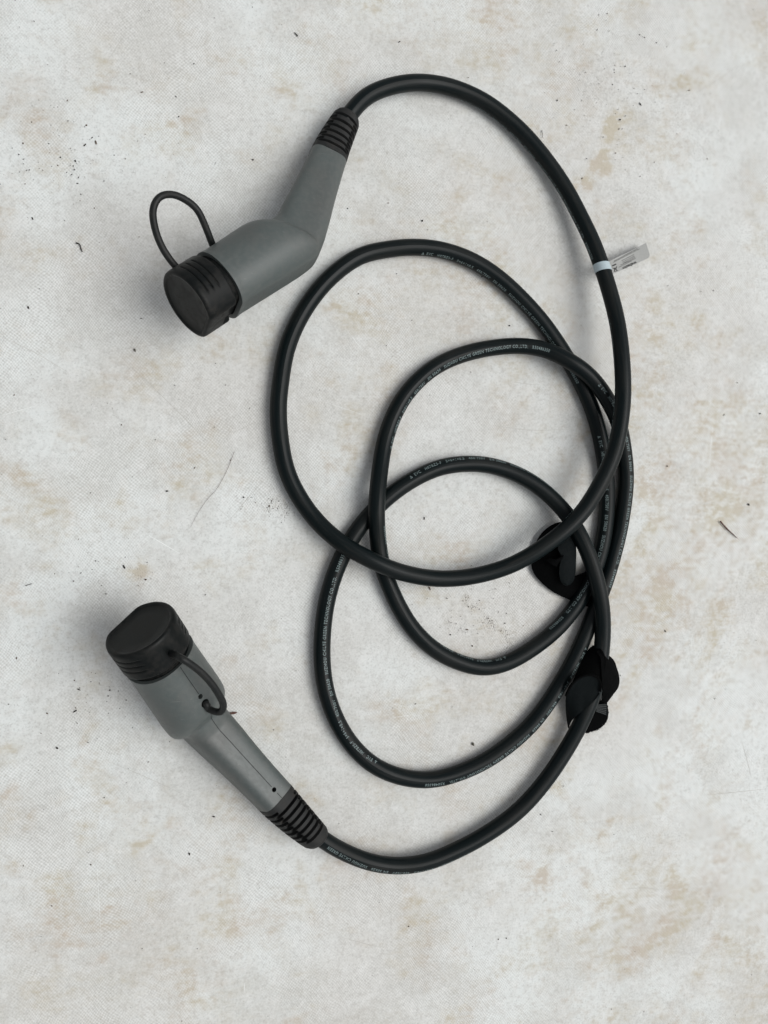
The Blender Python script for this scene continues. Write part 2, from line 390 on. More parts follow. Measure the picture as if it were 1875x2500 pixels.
# centre line: photo x, y, height of the axis
path = [(841,297,.020),(855,277,.021),(893,236,.020),(948,212,.018),(1019,201,.013),(1087,209,.010),(1140,227,.009),(1192,254,.0085),(1272,320,.009),(1332,390,.0105),(1381,461,.013),(1419,533,.017),(1447,591,.021),
 (1462,630,.024),(1490,717,.031),(1509.5,800,.038),(1520,900,.043),(1521,974,.043),(1513,1046,.0415),(1499,1107,.040),(1474,1165,.039),(1442,1222,.038),(1413,1261,.037),(1384,1290,.036),(1328,1334,.032),(1257,1376,.026),
 (1170,1404,.022),(1074,1413.5,.022),(977,1397,.026),(915,1372,.028),(872,1350,.026),(833,1326,.022),(780,1280,.014),(737,1225,.010),(703,1160,.009),(687,1094,.0085),(679,998,.0085),(686,926,.0085),(699,853,.0085),(728,782,.0085),
 (770,717,.0085),(817,667,.0085),(880,624,.008),(939,610,.008),(1006,603,.008),(1074,609,.008),(1146,633,.008),(1210,672,.008),(1267,723,.008),(1320,781,.008),(1361,838,.008),(1402,905,.008),(1430,960,.008),(1450,1010,.008),(1462,1052,.008),
 (1474,1110,.008),(1481,1170,.008),(1482,1235,.008),(1477,1294,.008),(1466,1350,.008),(1446,1408,.008),(1414,1468,.008),(1383,1510,.008),(1354,1541,.008),(1308,1578,.008),(1240,1618,.008),(1180,1631,.008),(1120,1617,.008),(1063,1588,.008),
 (1012,1541,.008),(976,1486,.008),(951,1432,.009),(932,1380,.0105),(923,1320,.014),(919,1260,.0225),(921,1210,.0225),(928,1143,.014),(943,1063,.009),(974,988,.0085),(1015,934,.008),(1067,892,.008),(1129,865,.008),(1194,850,.009),(1267,844,.011),
 (1330,853,.016),(1390,881,.0245),(1430,908,.024),(1462,943,.022),(1487,982,.020),(1510,1030,.018),(1522,1089,.012),(1528,1140,.009),(1528,1190,.0085),(1522,1240,.0085),(1514,1290,.0085),(1502,1340,.0085),(1485,1400,.0085),(1464,1460,.0085),(1441,1520,.0085),
 (1419,1573,.0085),(1395,1622,.0085),(1365,1674,.0085),(1334,1722,.0085),(1298,1768,.0085),(1248,1814,.0085),(1190,1855,.0085),(1126,1885,.0085),(1055,1904,.0085),(997,1901,.0085),(948,1887,.0085),(908,1866,.0085),(861,1822,.0085),(825,1766,.0085),(798,1696,.0085),
 (787,1626,.0085),(787,1553,.0085),(795,1481,.0085),(810,1421,.0085),(835,1358,.0085),(868,1300,.0085),(907,1252,.0085),(955,1207,.0085),(1009,1170,.0085),(1070,1142,.0085),(1122,1133,.0085),(1185,1134,.009),(1252,1153,.010),(1308,1183,.012),
 (1354,1222,.014),(1392,1266,.019),(1420,1315,.025),(1442,1366,.0265),(1458,1420,.0265),(1469,1476,.024),(1472,1519,.021),(1471,1566,.019),(1467,1605,.018),(1460,1650,.018),(1448,1695,.018),(1430,1740,.017),(1407,1787,.015),(1375,1842,.013),
 (1330,1908,.012),(1265,1980,.012),(1185,2038,.012),(1112,2077,.012),(1045,2104,.013),(978,2114,.013),(911,2107,.014),(850,2085,.0145),(800,2058,.0175),(775,2040,.0190)]
ctrl = np.array([P(*p) for p in path])
STEP = .0022
cc, _ = resample(catmull(ctrl, 14), STEP)
cc = smooth_line(cc, .0085, STEP)
cc, cs = resample(cc, STEP)
CT, CL, CUP = frames(cc)
cpx = proj(cc)

def cable_surface(s, phi, off=0.0):
    s = np.asarray(s); g = lambda A: np.stack([np.interp(s, cs, A[:, i]) for i in range(3)], -1)
    c, l, u = g(cc), g(CL), g(CUP)
    r = RC + off
    return c + r * (np.cos(phi)[..., None] * u + np.sin(phi)[..., None] * l)

def build_cable():
    m_ = 28; th = np.linspace(0, 2 * np.pi, m_ + 1)
    n = len(cc)
    V = (cc[:, None] + RC * (np.cos(th)[None, :, None] * CUP[:, None] + np.sin(th)[None, :, None] * CL[:, None])).reshape(-1, 3)
    f = ring_faces(n, m_ + 1, closed=False, cap0=False, cap1=False)
    ob = mesh_obj("cable_sheath", V, f, M_cable, root)
    uv = ob.data.uv_layers.new(name="UVMap")
    li = np.zeros(len(ob.data.loops), dtype=np.int32); ob.data.loops.foreach_get('vertex_index', li)
    uvs = np.stack([cs[li // (m_ + 1)], (th[li % (m_ + 1)]) * RC], -1)
    uv.data.foreach_set('uv', uvs.ravel())
    return ob
sheath = build_cable()

def s_at(u, v, lo=0, hi=99):
    d = np.hypot(cpx[:, 0] - u, cpx[:, 1] - v); d = np.where((cs < lo) | (cs > hi), 1e9, d)
    return cs[int(np.argmin(d))]

def text_mesh(body, spacing=1.0, off=.012):
    cu = bpy.data.curves.new("t", 'FONT'); cu.body = body; cu.size = 1; cu.space_character = spacing; cu.resolution_u = 2; cu.offset = off
    ob = bpy.data.objects.new("t", cu); sc.collection.objects.link(ob)
    me = bpy.data.meshes.new_from_object(ob)
    v = np.array([q.co[:2] for q in me.vertices]); f = [tuple(p.vertices) for p in me.polygons]
    bpy.data.objects.remove(ob); bpy.data.curves.remove(cu); bpy.data.meshes.remove(me)
    return v, f

MSG = "EVC   H07BZ5-F   5\u00d76+1\u00d70.5   450/750V   EN 50620   SUZHOU CHILYE GREEN TECHNOLOGY CO.,LTD.   R50486350"
tv, tf = text_mesh(MSG, 1.22)
tv = tv - [tv[:, 0].min(), 0]
# the triangle mark in front of the words
x0, x1, y0, y1 = -1.55, -.75, 0, .70; b = .13
tri_o = [(x0, y0), (x1, y0), ((x0 + x1) / 2, y1)]; cxm = (x0 + x1) / 2
tri_i = [(x0 + b * 1.8, y0 + b), (x1 - b * 1.8, y0 + b), (cxm, y1 - b * 2.1)]
k0 = len(tv); tv = np.vstack([tv, tri_o, tri_i])
tf = tf + [(k0, k0 + 1, k0 + 4, k0 + 3), (k0 + 1, k0 + 2, k0 + 5, k0 + 4), (k0 + 2, k0, k0 + 3, k0 + 5)]
tv[:, 0] += 1.55
TW = tv[:, 0].max()
s_b1 = s_at(1026, 618, 1.0, 2.3); s_b2 = s_at(1462, 1063, s_b1 + .15, s_b1 + .4)
s_c1 = s_at(1235, 1611, s_b2 + .15, s_b2 + .45); s_c2 = s_at(952, 1095, s_c1 + .15, s_c1 + .45)
s_c3 = s_at(1458, 933, s_c2 + .15, s_c2 + .45); s_d1 = s_at(1430, 1582, s_c3 + .15, s_c3 + .45)
s_d2 = s_at(912, 1858, s_d1 + .15, s_d1 + .45); s_e1 = s_at(994, 1169, s_d2 + .15, s_d2 + .45)
s_a = s_at(1123, 239, 0, .4)
anch = [s_a]
nmid = int(round((s_b1 - s_a) / .26)); anch += [s_a + (s_b1 - s_a) * i / nmid for i in range(1, nmid)]
anch += [s_b1, s_b2, s_c1, s_c2, s_c3, s_d1, s_d2, s_e1]
per = (s_e1 - s_b1) / 7
while anch[-1] + per < cs[-1]: anch.append(anch[-1] + per)
TL = s_at(1339, 856, s_c2, s_c2 + .3) - s_c2
print('period', per, 'text', TL, np.diff(anch))
key = [(0, -78), (s_a, -76), (s_a + .5 * TL, -64), (s_a + TL, -50), (s_a + 1.6 * TL, -76), (s_a + 2.6 * TL, -84), (s_a + 3.2 * TL, -100), (s_b1 - .3 * TL, -88),
       (s_b1, -44), (s_b1 + .5 * TL, -38), (s_b1 + TL, -18), (s_b2, -6), (s_b2 + .4 * TL, 2), (s_b2 + .7 * TL, -6), (s_b2 + TL, -36), (s_c1, -42), (s_c1 + .5 * TL, -80), (s_c1 + .8 * TL, -78), (s_c1 + TL, -62),
       (s_c2, -62), (s_c2 + .35 * TL, -46), (s_c2 + .55 * TL, -26), (s_c2 + .8 * TL, -4), (s_c2 + TL, 4), (s_c3, 12), (s_c3 + .2 * TL, 30), (s_c3 + .5 * TL, 42), (s_c3 + TL, 48),
       (s_d1, 52), (s_d1 + .6 * TL, 46), (s_d1 + .85 * TL, 52), (s_d1 + TL, 38), (s_d2, -24), (s_d2 + .2 * TL, -4), (s_d2 + .35 * TL, -32), (s_d2 + .6 * TL, -14), (s_d2 + .85 * TL, -14), (s_d2 + TL, 0),
       (s_e1, 24), (s_e1 + .3 * TL, 46), (s_e1 + .6 * TL, 70), (s_e1 + TL, 88), (s_e1 + per * 1.5, 100), (cs[-1] - .12, 72), (cs[-1] - .03, 30), (cs[-1], 24)]
key = sorted(key)
kx = np.array([a for a, _ in key]); ky = np.array([b_ for _, b_ in key])
CAPH = .0031
for a in anch:
    s = a + tv[:, 0] / TW * TL
    if s.min() > cs[-1] - .012: continue
    keep = [f for f in tf if max(s[i] for i in f) < cs[-1] - .012]
    if not keep: continue
    c_ = np.stack([np.interp(s, cs, cc[:, i]) for i in range(3)], -1); vv = CP - c_
    al = np.arctan2((vv * np.stack([np.interp(s, cs, CL[:, i]) for i in range(3)], -1)).sum(1), (vv * np.stack([np.interp(s, cs, CUP[:, i]) for i in range(3)], -1)).sum(1))
    ph = np.radians(np.interp(s, kx, ky)) + al + (tv[:, 1] - .35) / .70 * CAPH / RC
    V = cable_surface(s, ph, .00009)
    o = mesh_obj("printed_text", V, keep, M_print, sheath, smooth=False)

# ------------------------------------------------------------------ connectors
LC_, LCOL, LB, LE = .1302, .0955, .0915, .1500
RF = .0317
def gun_frame(az, T, h_el=None, rho=0, B=29.5):
    az, T, rho, B = R(az), R(T), R(rho), R(B)
    n = np.array([math.cos(az) * math.cos(T), math.sin(az) * math.cos(T), math.sin(T)])
    e1 = np.array([-math.sin(az), math.cos(az), 0]); e2 = np.cross(n, e1)
    if e2[2] < 0: e2 = -e2
    t = math.cos(rho) * e1 - math.sin(rho) * e2
    s = np.cross(t, n)
    h = -math.cos(B) * n - math.sin(B) * t
    return n, t, s, h

def d_ring(k=.83, m_=96, soft=5):
    th = np.linspace(0, 2 * np.pi, 720, endpoint=False)
    z = np.minimum(np.cos(th), k); y = np.sin(th)
    w_ = np.ones(2 * soft * 3 + 1); w_ /= w_.sum(); h_ = len(w_) // 2
    f = lambda a: np.convolve(np.r_[a[-h_:], a, a[:h_]], w_, 'valid')
    y, z = f(y), f(z); return th[::720 // m_][:m_], y[::720 // m_][:m_], z[::720 // m_][:m_]

def build_body_local():
    """grey shell: head along +x, grip along h, merged into one skin and then cut"""
    tmp = []
    def add(V, n, m_):
        me = bpy.data.meshes.new("tmp"); me.from_pydata([tuple(v) for v in V], [], ring_faces(n, m_)); me.update()
        bm = bmesh.new(); bm.from_mesh(me); bmesh.ops.recalc_face_normals(bm, faces=bm.faces); bm.to_mesh(me); bm.free()
        o = bpy.data.objects.new("tmp", me); sc.collection.objects.link(o); tmp.append(o); return o
    m_ = 64; th = np.linspace(0, 2 * np.pi, m_, endpoint=False)
    def sup(a, b_, e):
        c, s = np.cos(th), np.sin(th)
        return np.sign(c) * np.abs(c) ** (2 / e) * a, np.sign(s) * np.abs(s) ** (2 / e) * b_
    V = []
    prof = [(.0085, 0.0062, 1), (.0088, 0.0155, 1), (.0105, 0.0226, 1), (.0140, 0.0274, 1), (.0190, 0.0300, 1), (.025, 0.0310, .95), (.034, 0.0313, .75), (.048, 0.0310, .4), (.065, 0.0305, .12), (.08, 0.0301, 0), (.0905, 0.0299, 0), (.0925, 0.0304, 0), (.112, 0.0304, 0)]
    for x, r, w_ in prof:
        z, y = sup(r, r, 2.25)
        z = np.minimum(z, r * .93)
        V += [(x - .62 * a * w_, b_, a) for a, b_ in zip(z, y)]
    head = add(V, len(prof), m_)
    B = R(29.5); hx, hz = -math.cos(B), -math.sin(B); ux, uz = math.sin(B) * 1.0, -math.cos(B)   # u: towards the underside
    V = []
    gp = [(-.018, .0238, .0205, 0), (.0, .0238, .0205, -.0003), (.02, .0228, .0195, 0), (.045, .0205, .0180, 0), (.07, .0188, .0172, 0), (.0985, .0172, .0168, 0)]
    for l, a_, b_, o_ in gp:
        A, Bq = sup(a_, b_, 3.8)
        for p, q in zip(A, Bq):
            V.append((hx * l + ux * (p + o_), q, hz * l + uz * (p + o_)))
    add(V, len(gp), m_)
    # fillet body between head and grip
    V = []
    for i in range(13):
        q = i / 12; e = q * q * (3 - 2 * q)
        c = np.array([.047, 0]) * (1 - q) ** 2 + np.array([.008, 0]) * 2 * q * (1 - q) + np.array([hx, hz]) * .027 * q * q
        rx = R(29.5) * e; ax, az = -math.sin(rx) , math.cos(rx)      # section 'up' direction
        A, Bq = sup((.0298 * (1 - e) + .0226 * e) * .74, (.0298 * (1 - e) + .0192 * e) * (.97 - .13 * 4 * e * (1 - e)), 2.25 * (1 - e) + 3.8 * e)
        for p, w2 in zip(A, Bq): V.append((c[0] + ax * p, w2, c[1] + az * p))
    add(V, 13, m_)
    bpy.ops.object.select_all(action='DESELECT')
    for o in tmp: o.select_set(True)
    bpy.context.view_layer.objects.active = head; bpy.ops.object.join()
    md = head.modifiers.new("r", 'REMESH'); md.mode = 'VOXEL'; md.voxel_size = .0009
    md = head.modifiers.new("s", 'SMOOTH'); md.factor = .5; md.iterations = 44
    cut = []
    def cutter(V, n, mm):
        o = add(V, n, mm); tmp.remove(o); md_ = head.modifiers.new("b", 'BOOLEAN'); md_.operation = 'DIFFERENCE'; md_.solver = 'EXACT'; md_.object = o; cut.append(o)
    c16 = np.linspace(0, 2 * np.pi, 20, endpoint=False)
    def cyl(p0, p1, r, mm=20):
        p0, p1 = np.array(p0), np.array(p1); d = unit(p1 - p0); a = unit(np.cross(d, [.31, .2, .9])); b2 = np.cross(d, a)
        c = np.linspace(0, 2 * np.pi, mm, endpoint=False)
        return [p + r * (math.cos(q) * a + math.sin(q) * b2) for p in (p0, p1) for q in c]
    cutter(cyl((LCOL, 0, 0), (LCOL + .04, 0, 0), .06, 24), 2, 24)              # front face
    th_, y_, z_ = d_ring(.86, 96)
    cutter([(x, y * .0278, z * .0278) for x in (LCOL - .009, LCOL + .001) for y, z in zip(y_, z_)], 2, 96)   # mouth
    hB = np.array([hx * LB, 0, hz * LB]); hE = np.array([hx * (LB + .03), 0, hz * (LB + .03)])
    cutter(cyl(hB, hE, .05, 24), 2, 24)                                          # rear face
    uv3 = np.array([ux, 0, uz])
    q = np.array([hx, 0, hz]) * (LB - .011)
    cutter(cyl(q + uv3 * .012, q + uv3 * .03, .0022, 14), 2, 14)                 # screw holes on the seam
    q = np.array([.0570, 0, 0])
    cutter(cyl(q + np.array([0, 0, -.025]), q + np.array([0, 0, -.045]), .0023, 14), 2, 14)
    q = np.array([.0480, 0, 0])
    cutter(cyl(q + np.array([0, 0, -.022]), q + np.array([0, 0, -.045]), .0040, 14), 2, 14)
    dg = bpy.context.evaluated_depsgraph_get()
    me = bpy.data.meshes.new_from_object(head.evaluated_get(dg))
    V = np.empty(len(me.vertices) * 3); me.vertices.foreach_get('co', V); V = V.reshape(-1, 3)
    F = [tuple(p.vertices) for p in me.polygons]
    for o in cut + [head]:
        bpy.data.objects.remove(o)
    bpy.data.meshes.remove(me)
    return V, F, np.array([hx, 0, hz]), uv3
BV, BF, H_loc, U_loc = build_body_local()
print('body verts', len(BV))

def make_connector(O, n, t, s, tether_px, boot_end, up_is_under):
    M = np.stack([n, s, t], 1)          # local x,y,z -> world
    to = lambda p: np.asarray(p) @ M.T + O
    body = mesh_obj("connector_body", to(BV), BF, M_plastic, root, angle=38)
    # ---- parting line of the two half shells, laid on the underside
    bvh = BVHTree.FromPolygons([tuple(v) for v in BV], BF)
    pts = []
    for l in np.linspace(LCOL - .001, .030, 50):
        h_ = bvh.ray_cast(Vector((l, 0, -.08)), Vector((0, 0, 1)))
        if h_[0] is not None: pts.append(np.array(h_[0]))
    a = H_loc * .0 + U_loc * 0
    for l in np.linspace(-.016, LB - .0006, 70):
        o_ = H_loc * l + U_loc * .06
        h_ = bvh.ray_cast(Vector(o_), Vector(-U_loc))
        if h_[0] is not None and (h_[0].x < pts[-1][0] or True): pts.append(np.array(h_[0]))
    pts = [p for p in pts if not (abs(p[0] - .0570) < .0032 or abs(p[0] - .0480) < .0048 or abs(np.dot(p, H_loc) - (LB - .011)) < .0030 and p[0] < 0)]
    # split into runs where neighbours are close
    runs, cur = [], [pts[0]]
    for p in pts[1:]:
        if np.linalg.norm(p - cur[-1]) < .0045 and p[2] < cur[-1][2] + .004: cur.append(p)
        else: runs.append(cur); cur = [p]
    runs.append(cur)
    V, F = [], []
    for r in runs:
        if len(r) < 2: continue
        r = np.array(r); k = len(V); T = np.gradient(r, axis=0); T /= np.linalg.norm(T, axis=1)[:, None]
        Nn = np.cross(T, [0, 1, 0]); Nn /= np.linalg.norm(Nn, axis=1)[:, None]
        Nn *= np.where((Nn[:, 2] > 0), -1, 1)[:, None]
        for p, q in zip(r, Nn):
            for sgn in (-1, 1): V.append(p + q * .00012 + np.array([0, sgn * .00028, 0]))
        F += [(k + 2 * i, k + 2 * i + 1, k + 2 * i + 3, k + 2 * i + 2) for i in range(len(r) - 1)]
    mesh_obj("parting_line", to(V), F, M_seam, body, smooth=False)
    # ---- dark floors of the screw holes
    for q, d in ((H_loc * (LB - .011) + U_loc * .0135, U_loc), (np.array([.0570, 0, -.0270]), np.array([0, 0, -1.]))):
        a = unit(np.cross(d, [0, 1, 0])); b2 = np.array([0, 1., 0]); c = np.linspace(0, 2 * np.pi, 12, endpoint=False)
        V = [to(q + (.0012 if 0 else 0) * d + .0027 * (math.cos(x) * a + math.sin(x) * b2)) for x in c] + [to(q - .001 * d + .0015 * (math.cos(x) * a + math.sin(x) * b2)) for x in c]
        mesh_obj("screw", V, ring_faces(2, 12), M_dark, body)
    # ---- rubber cap
    th, y, z = d_ring(.83, 120)
    X = [(0, .0015, .0), (0, .0015, .55), (0, .0015, .82), (0, .0011, .85), (0, .0002, .875), (0, 0, .93), (0, .0004, .962), (0, .0013, .985), (0, .003, .997)]
    st_ = [(a_[1], a_[2]) for a_ in X] + [(x, 1.0) for x in np.arange(.0042, .0280, .0006)] + [(.0284, .992), (.0290, .975), (.0292, .93), (.0294, .875), (.0303, .865), (.036, .865), (.046, .865)]
    V = []
    for x, r in st_:
        rr = np.full(len(th), r)
        if .004 < x < .0280:
            for g in (.0085, .0143, .0201):
                prof = math.exp(-((x - g) / .00062) ** 2)
                if prof > .01:
                    for cth in (R(104), R(256)):
                        dth = np.abs((th - cth + np.pi) % (2 * np.pi) - np.pi)
                        rr -= .040 * prof * np.clip((R(34) - dth) / R(4), 0, 1)
        if x > .0205 and r > .92:       # latch notch on the flat side
            dth = np.abs((th + np.pi) % (2 * np.pi) - np.pi)
            rr -= .10 * np.clip((R(26) - dth) / R(5), 0, 1)
        rw = RF * rr
        V += [(LC_ - x, yy * q, zz * q) for yy, zz, q in zip(y, z, rw)]
    V = np.array(V); V = to(V)
    cap = mesh_obj("protective_cap", V, ring_faces(len(st_), len(th), cap0=False), M_cap, body, angle=50)
    # ---- strain relief boot, bent towards where the cable leaves
    h = H_loc @ M.T; P0 = O + h * (LB + .0001); P2 = np.array(boot_end); P1 = P0 + h * np.linalg.norm(P2 - P0) * .55
    tt = np.linspace(0, 1, 131)[:, None]
    sp = (1 - tt) ** 2 * P0 + 2 * tt * (1 - tt) * P1 + tt ** 2 * P2
    sp, ss = resample(sp, .0004)
    Lb = ss[-1]; T = np.gradient(sp, axis=0); T /= np.linalg.norm(T, axis=1)[:, None]
    Us = np.cross(s, T); Us = Us * np.sign((Us @ (U_loc @ M.T)))[:, None]; Us /= np.linalg.norm(Us, axis=1)[:, None]
    mm = 112; th = np.linspace(0, 2 * np.pi, mm, endpoint=False); V = []
    for i, l in enumerate(ss):
        q = l / Lb
        a_ = np.interp(q, [0, .15, .5, .8, .90, .96, 1], [.0178, .0176, .0161, .0144, .0137, .0121, .0090])
        b_ = np.interp(q, [0, .15, .5, .8, .90, .96, 1], [.0174, .0172, .0158, .0142, .0135, .0119, .0090])
        e = np.interp(q, [0, 1], [2.9, 2.1])
        c, sn = np.cos(th), np.sin(th)
        rr = np.ones(mm)
        for k in range(7):
            for bank in (0, 1):
                g = .0065 + k * .0064 + bank * .0032
                if g > Lb - .009: continue
                pr = max(0, 1 - (abs(l - g) / .0013) ** 4)
                if pr <= 0: continue
                cts = (R(90), R(270)) if bank == 0 else (0, R(180))
                for ct in cts:
                    dth = np.abs((th - ct + np.pi) % (2 * np.pi) - np.pi)
                    rr -= .30 * pr * np.clip((R(56) - dth) / R(5), 0, 1)
        A = np.sign(c) * np.abs(c) ** (2 / e) * a_ * rr; Bq = np.sign(sn) * np.abs(sn) ** (2 / e) * b_ * rr
        V.append(sp[i] + A[:, None] * Us[i] + Bq[:, None] * s)
    V = np.array(V).reshape(-1, 3)
    mesh_obj("strain_relief", V, ring_faces(len(ss), mm), M_boot, body, angle=45)
    # ---- tether
    tp = np.array(tether_px)
    tcv, _ = resample(catmull(tp, 10), .0012)
    tube("cap_tether", smooth_line(tcv, .003, .0012), .0031, .0031, M_tether, body, m=14)
    return body, to

# connector at the top: lies on its side
G1 = dict(O=np.array([-.0935, .2500, .0470]), fr=gun_frame(217.3, 15, rho=-10))
n, t, s, h = G1['fr']; O = G1['O']; O = O - (CP - O) / (CP[2] - O[2]) * .0015
print('g1 h', h, 'cap z', (O + LC_ * n)[2])
u1 = unit(-t)
b1, to1 = make_connector(O, n, t, s,
    [to_ for to_ in [O + n * .112 - t * .0265, O + n * .114 - t * .031, ]] + [np.array(P(397, 606, .075)), P(377, 552, .078), P(374, 508, .079), P(390, 480, .079), P(418, 474, .079), P(452, 487, .077), P(481, 511, .074), P(499, 547, .068), P(511, 577, .063), P(519, 598, .059), P(527, 616, .055)],
    P(850, 285, .020), False)
# connector at the lower left: underside up
G2 = dict(O=np.array([-.1725, -.1925, .0330]), fr=gun_frame(121.5, 27.5, rho=69))
n, t, s, h = G2['fr']; O = G2['O']; O = O - (CP - O) / (CP[2] - O[2]) * .0070
print('g2 h', h, 'cap z', (O + LC_ * n)[2])
b2, to2 = make_connector(O, n, t, s,
    [O + n * .112 - t * .0255, O + n * .111 - t * .030, P(441, 1606, .118), P(480, 1632, .112), P(512, 1663, .104), P(534, 1695, .096), P(546, 1722, .088), P(538, 1739, .080), P(520, 1736, .075), P(506, 1729, .071), O + n * .0480 - t * .034, O + n * .0480 - t * .028],
    P(778, 2050, .0185), True)

# ------------------------------------------------------------------ paper tag round the cable
def build_tag():
    so = .12056; px = lambda x, y, z=.024: P(1420 + x * so, 560 + y * so, z)
    s0 = s_at(1471, 655, .3, 1.2)
    ss = np.linspace(s0 - .0043, s0 + .0043, 8); ph = np.linspace(0, 2 * np.pi, 33)
    V = []
    for i, a in enumerate(ss):
        V.append(cable_surface(np.full(33, a) + .0012 * np.sin(ph), ph, .00035))
    band = mesh_obj("identification_tag", np.array(V).reshape(-1, 3), ring_faces(8, 33, closed=False, cap0=False, cap1=False), M_tagw, root)
    band['label'] = "white identification tag wrapped round the cable"
    # flag: bilinear patch, a along, b across
    c = {(0, 0): px(500, 955, .019), (0, 1): px(535, 655, .021), (1, 1): px(1292, 275, .009), (1, 0): px(1385, 560, .006)}
    def pt(a, b_, lift=0):
        p = (1 - a) * ((1 - b_) * c[0, 0] + b_ * c[0, 1]) + a * ((1 - b_) * c[1, 0] + b_ * c[1, 1])
        nn = unit(np.cross(c[1, 0] - c[0, 0], c[0, 1] - c[0, 0]))
        if nn[2] < 0: nn = -nn
        return p + nn * (lift + .0014 * math.sin(a * 2.6) + .0006 * math.sin(a * 9 + b_ * 3) * (1 - a))
    na, nb = 28, 10; V, F = [], []
    for lift in (.00012, -.00012):
        for i in range(na + 1):
            a = i / na
            for j in range(nb + 1):
                b_ = j / nb
                aa = a
                lo = 0
                if a > .93: lo = .16 * (1 - math.sqrt(max(0, 1 - ((a - .93) / .07) ** 2)))
                bb = lo + b_ * (1 - lo) if a > .93 else b_
                V.append(pt(aa, bb, lift))
    m_ = (na + 1) * (nb + 1)
    for k in (0, m_):
        for i in range(na):
            for j in range(nb):
                q = k + i * (nb + 1) + j; F.append((q, q + 1, q + nb + 2, q + nb + 1))
    rim = [i * (nb + 1) for i in range(na + 1)] + [na * (nb + 1) + j for j in range(1, nb + 1)] + [i * (nb + 1) + nb for i in range(na - 1, -1, -1)] + [j for j in range(nb - 1, 0, -1)]
    for i in range(len(rim)):
        a, b_ = rim[i], rim[(i + 1) % len(rim)]; F.append((a, b_, b_ + m_, a + m_))
    mesh_obj("tag_flap", V, F, M_tag, band, angle=30)
    inv = {}
    cp = {k: proj(v) for k, v in c.items()}
    def ab(x, y):
        tgt = np.array([1420 + x * so, 560 + y * so]); a = b_ = .5
        for _ in range(30):
            f0 = proj(pt(a, b_)) - tgt; ja = (proj(pt(a + 1e-4, b_)) - tgt - f0) / 1e-4; jb = (proj(pt(a, b_ + 1e-4)) - tgt - f0) / 1e-4
            d = np.linalg.solve(np.stack([ja, jb], 1), -f0); a += d[0]; b_ += d[1]
        return a, b_
    def strokes(name, segs, wd, mat):
        V, F = [], []
        for (xa, ya, xb, yb) in segs:
            d = np.array([xb - xa, yb - ya], float); d /= np.linalg.norm(d); nn = np.array([-d[1], d[0]]) * wd / 2
            k = len(V)
            for (x, y) in ((xa + nn[0], ya + nn[1]), (xb + nn[0], yb + nn[1]), (xb - nn[0], yb - nn[1]), (xa - nn[0], ya - nn[1])):
                V.append(pt(*ab(x, y), .00022))
            F.append((k, k + 1, k + 2, k + 3))
        mesh_obj(name, V, F, mat, band, smooth=False)
    def word(body, xa, ya, xb, yb, hgt, mat):
        v, f = text_mesh(body, 1.06, .035); v = v - [v[:, 0].min(), 0]; L = v[:, 0].max()
        d = np.array([xb - xa, yb - ya], float); ln = np.linalg.norm(d); d /= ln; up = np.array([d[1], -d[0]])
        V = []
        for x, y in v:
            q = np.array([xa, ya]) + d * x / L * ln + up * y / .7 * hgt
            V.append(pt(*ab(*q), .00022))
        mesh_obj("printed_word", V, f, mat, band, smooth=False)
    word("webasto", 1098, 640, 818, 772, 62, M_ink)
    strokes("printed_bar", [(612, 742, 698, 703)], 26, M_ink)
    strokes("bin_symbol", [(648, 786, 700, 776), (655, 800, 662, 850), (700, 792, 704, 848), (662, 852, 704, 846), (622, 778, 735, 838), (712, 742, 650, 862), (668, 800, 692, 796), (640, 790, 712, 778)], 11, M_ink)
    r = random.Random(3); segs = []
    def row(xa, ya, xb, yb):
        L = math.hypot(xb - xa, yb - ya); q = 0
        while q < L:
            w_ = r.uniform(9, 34); e = min(q + w_, L)
            segs.append((xa + (xb - xa) * q / L, ya + (yb - ya) * q / L, xa + (xb - xa) * e / L, ya + (yb - ya) * e / L)); q = e + r.uniform(4, 9)
    row(640, 668, 1170, 392); row(655, 640, 1130, 388)
    row(808, 635, 1055, 512); row(820, 664, 1072, 540); row(842, 682, 1082, 566); row(780, 722, 1090, 590); row(750, 768, 1010, 640)
    strokes("fine_print", segs, 11, M_inkl)
build_tag()

